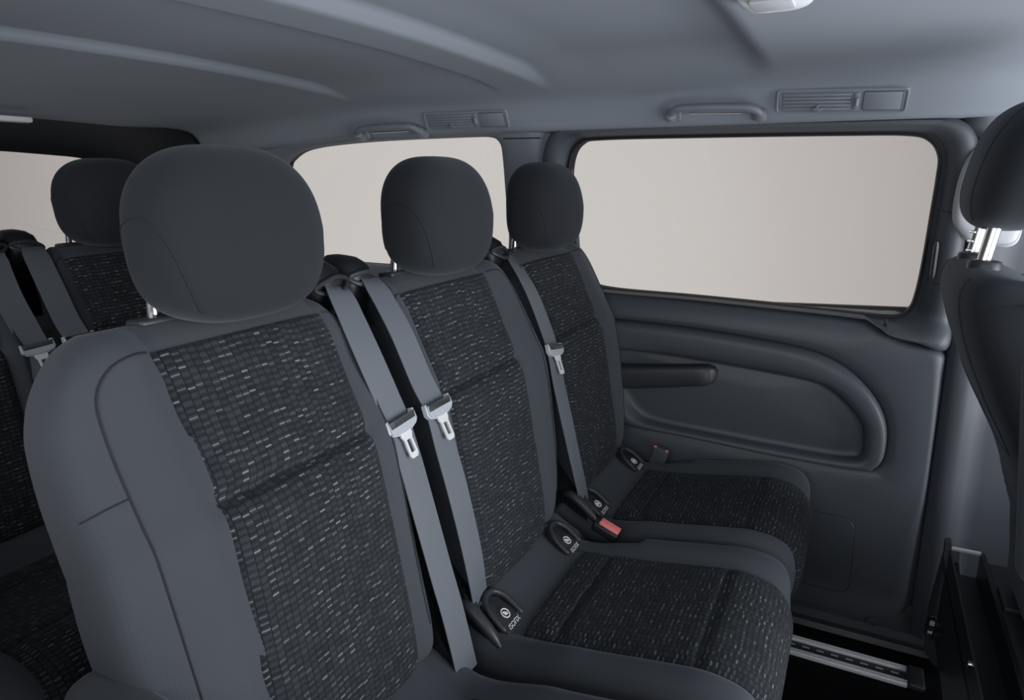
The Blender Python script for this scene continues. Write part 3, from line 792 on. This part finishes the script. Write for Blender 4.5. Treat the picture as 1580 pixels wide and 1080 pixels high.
# ------------------------------------------------------------------ seat belts
def on_back(px, py, off):
    d = FW + (px-790)/F_PX*RT + (540-py)/F_PX*UP
    t = (0.29*(.936-CAM_H) - .672 + off)/(d.x + 0.29*d.z); return Vector((0, 0, CAM_H)) + d*t
BN = Vector((1, 0, 0.29)).normalized()
def make_belt(pix, latch_i, label):
    """webbing along a run of points over the seat, with a grey latch holder and steel tongue"""
    pts = [on_back(*p) for p in pix]
    root = empty('seat_belt', pts[-1]); root['label'] = label; o = Vector(pts[-1])
    c = catmull(pts, 70); half = 0.0275; V = []; F = []; nn_ = len(c)
    for i, p in enumerate(c):
        t = (c[min(i+1, nn_-1)]-c[max(i-1, 0)]).normalized(); f = i/(nn_-1)
        k0 = max(i, int(.10*nn_)); tm = (c[min(k0+5, nn_-1)]-c[max(k0-5, 0)]).normalized()
        w = tm.cross(BN).normalized(); w = (w-t*w.dot(t)).normalized(); nm = w.cross(t).normalized()
        hw = half*(0.72+0.28*sst(0, .07, f))
        for k in range(7):
            a = k/3-1; V.append(p+w*hw*a-o+nm*0.0007)
        for k in range(7):
            a = 1-k/3; V.append(p+w*hw*a-o-nm*0.0007)
    for i in range(nn_-1):
        for k in range(14): F.append((i*14+k, i*14+(k+1) % 14, (i+1)*14+(k+1) % 14, (i+1)*14+k))
    F += [tuple(range(14)), tuple((nn_-1)*14+k for k in range(14))[::-1]]
    mesh('webbing', V, F, M_BELT, root, autosm=50)
    # latch holder
    p = pts[latch_i]; t = (pts[latch_i+1]-pts[latch_i-1]).normalized(); w = t.cross(BN).normalized(); nm = w.cross(t).normalized()
    if nm.dot(BN) < 0: nm = -nm; 
    def L(u, v, h): return p - o + w*u + t*v + nm*h
    lb = MB(); half_l = 0.0345
    # main bar
    rt = Matrix((w, t, w.cross(t))).transposed()
    outline = [(-1, -.95), (-.86, -1.0), (-.80, -.25), (.80, -.25), (.86, -1.0), (1, -.95), (1.04, .2), (.9, .65), (.5, .95), (0, 1.05), (-.5, .95), (-.9, .65), (-1.04, .2)]
    m_ = len(outline)
    for lv0, lv1, s0, s1 in ((0.0, 0.009, 1.0, 1.0),):
        bm = bmesh.new()
        lo = [bm.verts.new(L(u*half_l, v*0.0145, 0.001)) for u, v in outline]; hi = [bm.verts.new(L(u*half_l, v*0.0145, 0.011)) for u, v in outline]
        bm.faces.new(lo[::-1]); top = bm.faces.new(hi)
        for k in range(m_): bm.faces.new((lo[k], lo[(k+1) % m_], hi[(k+1) % m_], hi[k]))
        bmesh.ops.recalc_face_normals(bm, faces=bm.faces)
        bmesh.ops.bevel(bm, geom=[e for e in bm.edges if all(v in hi for v in e.verts)], offset=0.0028, segments=3, affect='EDGES')
        bm.verts.index_update(); lb.add([v.co.copy() for v in bm.verts], [[v.index for v in f.verts] for f in bm.faces]); bm.free()
    la = lb.build('latch', M_LATCH, root, autosm=45); la['label'] = 'light grey latch holder'
    tb = MB()
    O_ = [(-.0125, .008), (.0125, .008), (.0135, .018), (.0098, .024), (.0098, .050), (.0065, .0545), (-.0065, .0545), (-.0098, .050), (-.0098, .024), (-.0135, .018)]
    I_ = [(-.0045, .025), (.0045, .025), (.0050, .026), (.0050, .030), (.0050, .044), (.0045, .0455), (-.0045, .0455), (-.0050, .044), (-.0050, .030), (-.0050, .026)]
    m_ = len(O_); vs = []
    for hgt in (0.0050, 0.0078):
        vs += [L(u, v, hgt+v*0.06) for u, v in O_]; vs += [L(u, v, hgt+v*0.06) for u, v in I_]
    fs = []
    for k in range(m_):
        j = (k+1) % m_
        fs += [(k, j, m_+j, m_+k), (2*m_+k, 3*m_+k, 3*m_+j, 2*m_+j), (k, 2*m_+k, 2*m_+j, j), (m_+k, m_+j, 3*m_+j, 3*m_+k)]
    tb.add(vs, fs); to = tb.build('tongue', M_STEEL, la, autosm=30); to['label'] = 'bright steel tongue'
    return root
BG = 'seat belts of the foreground row'
b1 = make_belt([(517, 440, -.030), (528, 458, -.006), (565, 540, .020), (598, 615, .026), (615, 655, .027), (634, 715, .030), (655, 790, .032), (680, 880, .026), (700, 950, .026), (722, 1040, .024)], 4,
               'grey belt hanging along the right edge of the nearest seat backrest, steel tongue lowest')
b2 = make_belt([(568, 427, -.030), (583, 446, -.006), (618, 510, .022), (650, 585, .034), (672, 630, .040), (688, 690, .044), (706, 755, .048), (724, 830, .036), (736, 890, .020), (745, 950, -.02)], 4,
               'grey belt with steel tongue hanging along the left edge of the middle seat backrest')
b3 = make_belt([(786, 393, -.030), (798, 411, -.006), (820, 450, .020), (840, 500, .034), (853, 541, .040), (862, 590, .044), (874, 645, .048), (888, 710, .036), (900, 765, .016), (908, 818, -.01)], 4,
               'grey belt with small steel tongue on the farthest seat, nearest the sliding door')
for b in (b1, b2, b3): b['category'] = 'seat belt'; b['group'] = BG
dz = Vector((RDX, 0, 0.01))
b4 = copy_tree(b1); b4.location = b4.location+dz; tag(b4, 'grey rear row belt and latch at the left edge of the picture', 'seat belt', 'seat belts of the rear row')
b5 = copy_tree(b2); b5.location = b5.location+dz; tag(b5, 'grey rear row belt just above the nearest seat, right of another belt', 'seat belt', 'seat belts of the rear row')

# the farthest seat's buckle stands upright beside its cushion
for ch in list(far.children):
    if ch.name.split('.')[0] == 'buckle':
        for c2 in list(ch.children): bpy.data.objects.remove(c2)
        bpy.data.objects.remove(ch)
p = at(1014, 706, y=1.70)-Vector(far.location); rt = Matrix.Rotation(R(14), 3, 'Y')
bb = MB(); bb.box(p+rt @ Vector((0.004, 0, 0.002)), (0.042, 0.022, 0.060), rot=rt, bev=0.004, seg=3); bb.box(p+rt @ Vector((-0.002, 0, -0.06)), (0.02, 0.012, 0.09), rot=rt, bev=0.003)
bo_ = bb.build('buckle', M_TRIM, far); bo_['label'] = 'upright buckle with small red corners'
for u in (-0.0125, 0.0195):
    rb = MB(); rb.box(p+rt @ Vector((u, -0.006, 0.0315)), (0.008, 0.008, 0.004), rot=rt, bev=0.001); rb.build('release_button', M_RED, bo_)

# ------------------------------------------------------------------ floor rail
rl = empty('floor_rail', (-0.3, 1.602, 0.0))
m1 = MB()
m1.box((-0.05, -0.026, 0.006), (1.10, 0.016, 0.012), bev=0.003); m1.box((-0.05, 0.026, 0.006), (1.10, 0.016, 0.012), bev=0.003)
for yy in (-0.030, -0.022, 0.022, 0.030): m1.box((-0.05, yy, 0.0125), (1.10, 0.003, 0.002))
m1.build('rail_profile', M_ALU, rl)
ch_ = MB(); ch_.box((-0.05, 0, 0.003), (1.10, 0.036, 0.006)); ch_.build('channel', M_PLAS, rl, smooth=False)
hl = MB()
for k in range(34): hl.box((-0.58+0.032*k, 0.004, 0.0066), (0.016, 0.0035, 0.0012))
hl.build('slots', M_ALU, rl, smooth=False)
cp = MB(); cp.box((0.517, 0, 0.009), (0.036, 0.074, 0.018), bev=0.007, seg=3); cp.build('end_cap', M_PLAS, rl)
tag(rl, 'aluminium seat rail with black end cap on the floor beside the door sill', 'rail')

# ------------------------------------------------------------------ headliner fittings
def make_handle(pl, pr, label):
    A, n1 = cove(*pl); B, n2 = cove(*pr); nn_ = (n1+n2).normalized(); X = (B-A).normalized(); ln = (B-A).length
    Z = (nn_-X*nn_.dot(X)).normalized(); Y = Z.cross(X); Y = Y if Y.z > 0 else -Y
    root = empty('grab_handle', (A+B)/2)
    def P(u, v, w): return X*u*ln/2 + Y*v + Z*w
    g = MB(); c = catmull([P(-.93, -.022, .000), P(-.95, -.014, .016), P(-.90, .002, .028), P(-.74, .013, .034), P(-.4, .016, .036), P(0, .017, .037), P(.4, .016, .036), P(.74, .013, .034), P(.90, .002, .028), P(.95, -.014, .016), P(.93, -.022, .000)], 70)
    g.tube(c, [0.0125 if (i < 9 or i > 60) else 0.0085 for i in range(70)], 14); g.build('grip', M_HANDLE, root)
    b = MB(); b.tube([P(-.55, -.006, .010), P(.55, -.006, .010)], 0.0035, 8); b.build('hinge_rod', M_CHROME, root)
    for s_ in (-1, 1):
        f = MB(); rt = Matrix((X, Y, Z)).transposed(); f.box(P(.86*s_, -.016, .003), (0.026, 0.026, 0.012), rot=rt if rt.determinant() > 0 else Matrix((X, Y, -Z)).transposed(), bev=0.006, seg=3); f.build('foot', M_HANDLE, root)
    return tag(root, label, 'handle', 'grab handles on the headliner')
make_handle((1034, 166), (1181, 162), 'grey grab handle above the sliding door window, beside the larger vent')
make_handle((556, 198), (656, 192), 'smaller looking grey grab handle above the rear quarter window')

def make_vent(pl, pr, label, wid=0.050):
    A, n1 = cove(*pl); B, n2 = cove(*pr); nn_ = (n1+n2).normalized(); X = (B-A).normalized(); ln = (B-A).length
    Z = (nn_-X*nn_.dot(X)).normalized(); Y = Z.cross(X)
    if Y.z < 0: Y = -Y
    root = empty('overhead_vent', (A+B)/2)
    rt = Matrix((X, Y, X.cross(Y))).transposed(); zs = 1 if X.cross(Y).dot(Z) > 0 else -1
    def P(u, v, w): return X*u*ln + Y*v*wid + Z*w
    pl_ = MB(); pl_.box(P(0, 0, 0.0), (ln, wid, 0.012), rot=rt, bev=0.004, seg=3)
    # raised rim
    rim = round_poly([(-.5*ln, -.5*wid), (.5*ln, -.5*wid), (.5*ln, .5*wid), (-.5*ln, .5*wid)], 0.009, 5)
    pl_.tube([X*u*.99+Y*v*.95+Z*.006 for u, v in rim], 0.0022, 6, closed=True); pl_.build('faceplate', M_VENT, root)
    for k in range(5):
        s_ = MB(); s_.box(P(-.18, -.30+.15*k, .0075), (ln*.53, 0.0042, 0.006), rot=rt, bev=0.001); s_.build('slat', M_VENT, root)
    sh = MB(); sh.box(P(-.18, 0, .0062), (ln*.545, wid*.76, 0.002), rot=rt); sh.build('grille_back', M_HANDLE, root, smooth=False)
    tbm = MB(); tbm.box(P(-.17, -.30, .0115), (0.020, 0.008, 0.008), rot=rt, bev=0.002); tbm.box(P(-.17, -.24, .011), (0.007, 0.012, 0.007), rot=rt, bev=0.002); tbm.build('slide_tab', M_HANDLE, root)
    w = MB(); w.box(P(.128, 0, .0065), (0.010, wid*.72, 0.004), rot=rt, bev=0.001); w.tube([P(.128, -.16, .010), P(.128, .16, .010)], 0.0038, 10); w.build('thumb_wheel', M_VENT, root)
    c = MB(); c.box(P(.318, 0, .0068), (ln*.28, wid*.74, 0.003), rot=rt, bev=0.0012); c.build('cover', M_VENT, root)
    ed = MB(); q = round_poly([(.178*ln, -.39*wid), (.462*ln, -.39*wid), (.462*ln, .39*wid), (.178*ln, .39*wid)], 0.002, 2); ed.tube([X*u+Y*v+Z*.0064 for u, v in q], 0.0007, 5, closed=True); ed.build('cover_gap', M_TRIM, root)
    return tag(root, label, 'vent', 'overhead vents on the headliner')
make_vent((1199, 154), (1401, 151), 'grey overhead vent above the right half of the sliding door window')
make_vent((658, 186), (785, 181), 'grey overhead vent above the rear quarter window and pillar', 0.048)

# ceiling lamp cut by the top of the picture
c0 = at(1203, 9, z=1.338); lm = empty('ceiling_lamp', (c0.x, c0.y-0.045, ceil_z(c0.x, c0.y-0.045)))
o1, _ = superq('lamp_lens', .046, .046, .020, 3.5, 2.6, M_LENS, lm, (0, 0, -0.002)); tag(o1, 'clear white lens')
bz = MB(); bz.box((0, -0.02, -0.0205), (0.05, 0.045, 0.006), bev=0.003, seg=2); bz.build('switch_plate', M_LIGHTG, lm)
tag(lm, 'white ceiling lamp at the top edge, above the sliding door window', 'lamp')
p = at(14, 186, x=-1.90); rlm = empty('rear_lamp', (p.x, p.y, p.z+0.004))
q = MB(); q.box((0, -0.03, 0), (0.045, 0.15, 0.014), bev=0.005, seg=2); q.build('lamp_lens', M_LENS, rlm)
q = MB(); q.box((0, 0.040, -0.001), (0.030, 0.006, 0.016), bev=0.001); q.build('lamp_clip', M_BLACK, rlm)
tag(rlm, 'small white lamp strip in the headliner above the tailgate window', 'lamp')

# ------------------------------------------------------------------ B-pillar: belt cover, bracket, floor box
p0 = [on_wall(*q) for q in [(1482, 262), (1496, 236), (1512, 228), (1560, 222), (1580, 240), (1570, 372), (1500, 372), (1480, 362), (1468, 340), (1472, 300)]]
p1 = smooth_poly(p0, 120); pcn = (sum(a[0] for a in p1)/len(p1), sum(a[1] for a in p1)/len(p1))
inn = [(pcn[0]+(a[0]-pcn[0])*.80, pcn[1]+(a[1]-pcn[1])*.80) for a in p1]
bc = loft('belt_height_adjuster', p1, inn, [(0, 0.012), (0.05, -0.012), (0.35, -0.022), (0.38, -0.0205), (0.43, -0.023), (1, -0.027)], W3, M_LIGHTG, fill=-0.030, n=120, autosm=70)
tag(bc, 'pale grey belt guide cover on the pillar behind the front headrest', 'belt guide')

# front seat seen from behind at the right edge
FX, FY = 0.215, 1.37
fs = empty('front_seat', (FX+0.10, FY, 0))
Lt = [(.10, -.19), (.45, -.192), (.62, -.20), (.75, -.212), (.90, -.215), (.965, -.205), (.995, -.18)]
def hf(y, z): return 0.014*sst(.60, .625, z-0.35*abs(y)+0.06)
pf = [(.315, .37), (.314, .41), (.305, .48), (.288, .60), (.250, .70), (.198, .80), (.163, .88), (.147, .94), (.151, .97), (.158, .995)]
FB = Pillow([(x-FX-0.10, z) for x, z in pf][::-1], lambda z: lerp_tab(Lt, z), lambda z: -lerp_tab(Lt, z), hf, 0.055, 0.07, nv=100, rollp=3.2, e0=0.035, e1=0.02)
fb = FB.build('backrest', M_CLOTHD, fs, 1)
T = FB.t_of
for s_ in (-1, 1):
    sm = MB(); FB.seam(sm, [(s_*.150, T(.975)), (s_*.150, T(.90)), (s_*.146, T(.80)), (s_*.14, T(.70))], 1, 0.0012)
    sm.build('seam', M_SEAM, fb)
def de2(q): return Vector((q.x+0.16*q.z, q.y*(1-0.08*max(0, -q.z/0.1)), q.z))
fh, fhs = superq('headrest', .066, .158, .100, 2.9, 2.9, M_CLOTHD, fs, (-.106, 0, 1.140), de2)
for s_ in (-1, 1):
    sm = MB(); sm.tube([fhs(d, 0.003) for d in catmull([Vector(d) for d in [(-.055, s_*.085, -.10), (-.066, s_*.088, -.03), (-.06, s_*.095, .03), (-.03, s_*.1, .09)]], 40)], 0.0009, 5)
    sm.build('seam', M_SEAM, fh)
sm = MB(); FB.seam(sm, [(.195, T(.835)), (.15, T(.81)), (.05, T(.765)), (-.08, T(.715)), (-.18, T(.70))], 1, 0.0035, off=-0.0005); sm.build('shell_edge', M_CLOTH, fb)
for yy in (-.07, .07):
    q = MB(); q.tube([(-.144, yy, .965), (-.142, yy, 1.0), (-.13, yy, 1.09)], 0.0098, 16)
    if yy > 0:
        for k in range(4): q.box((-.150, yy-0.004, 1.0+0.016*k), (0.008, 0.012, 0.004), bev=0.001)
    q.build('post', M_CHROME, fh)
    g = MB(); g.tube([(-.141, yy, .980), (-.141, yy, .991), (-.141, yy, .995), (-.141, yy, .997)], [0.024, 0.024, 0.022, 0.014], 24); g.build('post_guide', M_PLAS, fs)
A, B = at(1571, 545, y=1.10), at(1560, 872, y=1.10); cm = (A+B)/2; ax = (A-B).normalized()
rt = Matrix((Vector((0, 1, 0)).cross(ax), Vector((0, 1, 0)), ax)).transposed()
fa = MB(); fa.box(cm+rt.col[0]*0.045-Vector(fs.location)-Vector((0, 0.03, 0)), (0.09, 0.06, (A-B).length+0.02), rot=rt, bev=0.027, seg=5); fa.build('armrest', M_CLOTH, fs)
fc = MB(); fc.box((0.29, 0, .38), (0.44, 0.44, 0.14), bev=0.05, seg=4); fc.build('cushion', M_CLOTH, fs)
fbx = MB(); fbx.box((0.30, 0, .15), (0.34, 0.38, 0.30), bev=0.01); fbx.build('seat_base', M_BLACK, fs)
tag(fs, 'front seat seen from behind at the right edge, with headrest on steel posts', 'seat')

# black cross channel behind the front seat, running from the pillar towards the open side
q0 = at(1490, 852, y=1.62); CZ = q0.z
chn = empty('cross_channel', (q0.x+0.03, 1.0, 0.0)); ox = Vector(chn.location)
XA = q0.x
def CH(x, y, z): return Vector((x, y, z))-ox
c = MB()
for x0, x1, z0, z1 in ((XA-0.030, XA-0.026, CZ-0.22, CZ), (XA-0.030, XA+0.030, CZ-0.060, CZ-0.055), (XA+0.026, XA+0.034, CZ-0.06, CZ+0.006)):
    c.box(CH((x0+x1)/2, 1.14, (z0+z1)/2), (x1-x0, 0.96, z1-z0))
c.build('channel_body', M_BLACK, chn, smooth=False)
c = MB(); c.box(CH(XA+0.060, 1.14, CZ-0.005), (0.050, 0.90, 0.012), bev=0.003); c.box(CH(XA+0.072, 1.26, CZ+0.004), (0.04, 0.07, 0.012), bev=0.003); c.box(CH(XA+0.062, 1.44, CZ+0.006), (0.05, 0.08, 0.012), bev=0.003); c.build('mounting_rail', M_PLAS, chn)
for y in (0.93, 1.22):
    b = MB(); b.tube([CH(XA-0.036, y, CZ-0.008), CH(XA-0.029, y, CZ-0.008)], 0.0055, 12); b.build('screw', M_CHROME, chn)
for y in (1.13, 1.36):
    b = MB(); b.tube([CH(XA+0.070, y, CZ+0.001), CH(XA+0.070, y, CZ+0.006)], 0.007, 14); b.build('bolt', M_STEEL, chn)
c = MB(); c.box(CH(XA, 1.618, CZ+0.004), (0.055, 0.008, 0.008), bev=0.002); c.build('end_clip', M_ALU, chn)
tag(chn, 'black metal channel with small screws along the floor at the lower right', 'channel')

# pillar foot cover with an oval belt opening
pf_ = empty('pillar_foot_cover', (0.30, 1.66, 0))
def wl(px, py, y): p = at(px, py, y=y); return p
ol = [wl(*q, 1.66) for q in [(1450, 868), (1460, 858), (1478, 862), (1484, 930), (1490, 1000), (1478, 1036), (1438, 1018), (1424, 995), (1428, 950)]]
ol = [Vector((p.x, 0, max(p.z, 0.0))) for p in ol]; m_ = len(ol)
c = MB()
fr = [Vector((p.x-0.30, -0.02, p.z)) for p in ol]; bk_ = [Vector((p.x-0.30+0.01, 0.055, p.z)) for p in ol]
c.add(fr+bk_, [tuple(range(m_)), tuple(range(m_, 2*m_))[::-1]]+[(k, (k+1) % m_, m_+(k+1) % m_, m_+k) for k in range(m_)])
c.build('cover_body', M_PLAS, pf_, autosm=25)
e = at(1437, 968, y=1.64); c = MB()
c.tube([Vector((e.x-0.30+0.010*math.cos(a), -0.022, e.z+0.030*math.sin(a))) for a in [2*math.pi*k/28 for k in range(28)]], 0.0035, 8, closed=True); c.build('opening_rim', M_BLACK, pf_)
c = MB(); c.box((e.x-0.30, -0.022, e.z+0.012), (0.010, 0.004, 0.012), bev=0.001); c.box((e.x-0.30-0.002, -0.022, e.z-0.012), (0.010, 0.004, 0.006), bev=0.001); c.build('belt_anchor', M_ALU, pf_)
ln = [wl(*q, 1.62) for q in [(1459, 836), (1468, 836), (1470, 870), (1476, 930), (1474, 932), (1461, 890), (1456, 858)]]
c = MB(); m_ = len(ln)
c.add([Vector((p.x-0.30, -0.045, p.z)) for p in ln]+[Vector((p.x-0.30, -0.020, p.z)) for p in ln], [tuple(range(m_)), tuple(range(m_, 2*m_))[::-1]]+[(k, (k+1) % m_, m_+(k+1) % m_, m_+k) for k in range(m_)])
c.build('bracket', M_TRIM, pf_, autosm=25)
tag(pf_, 'black plastic pillar foot cover with an oval opening, right of the rail cap', 'cover')
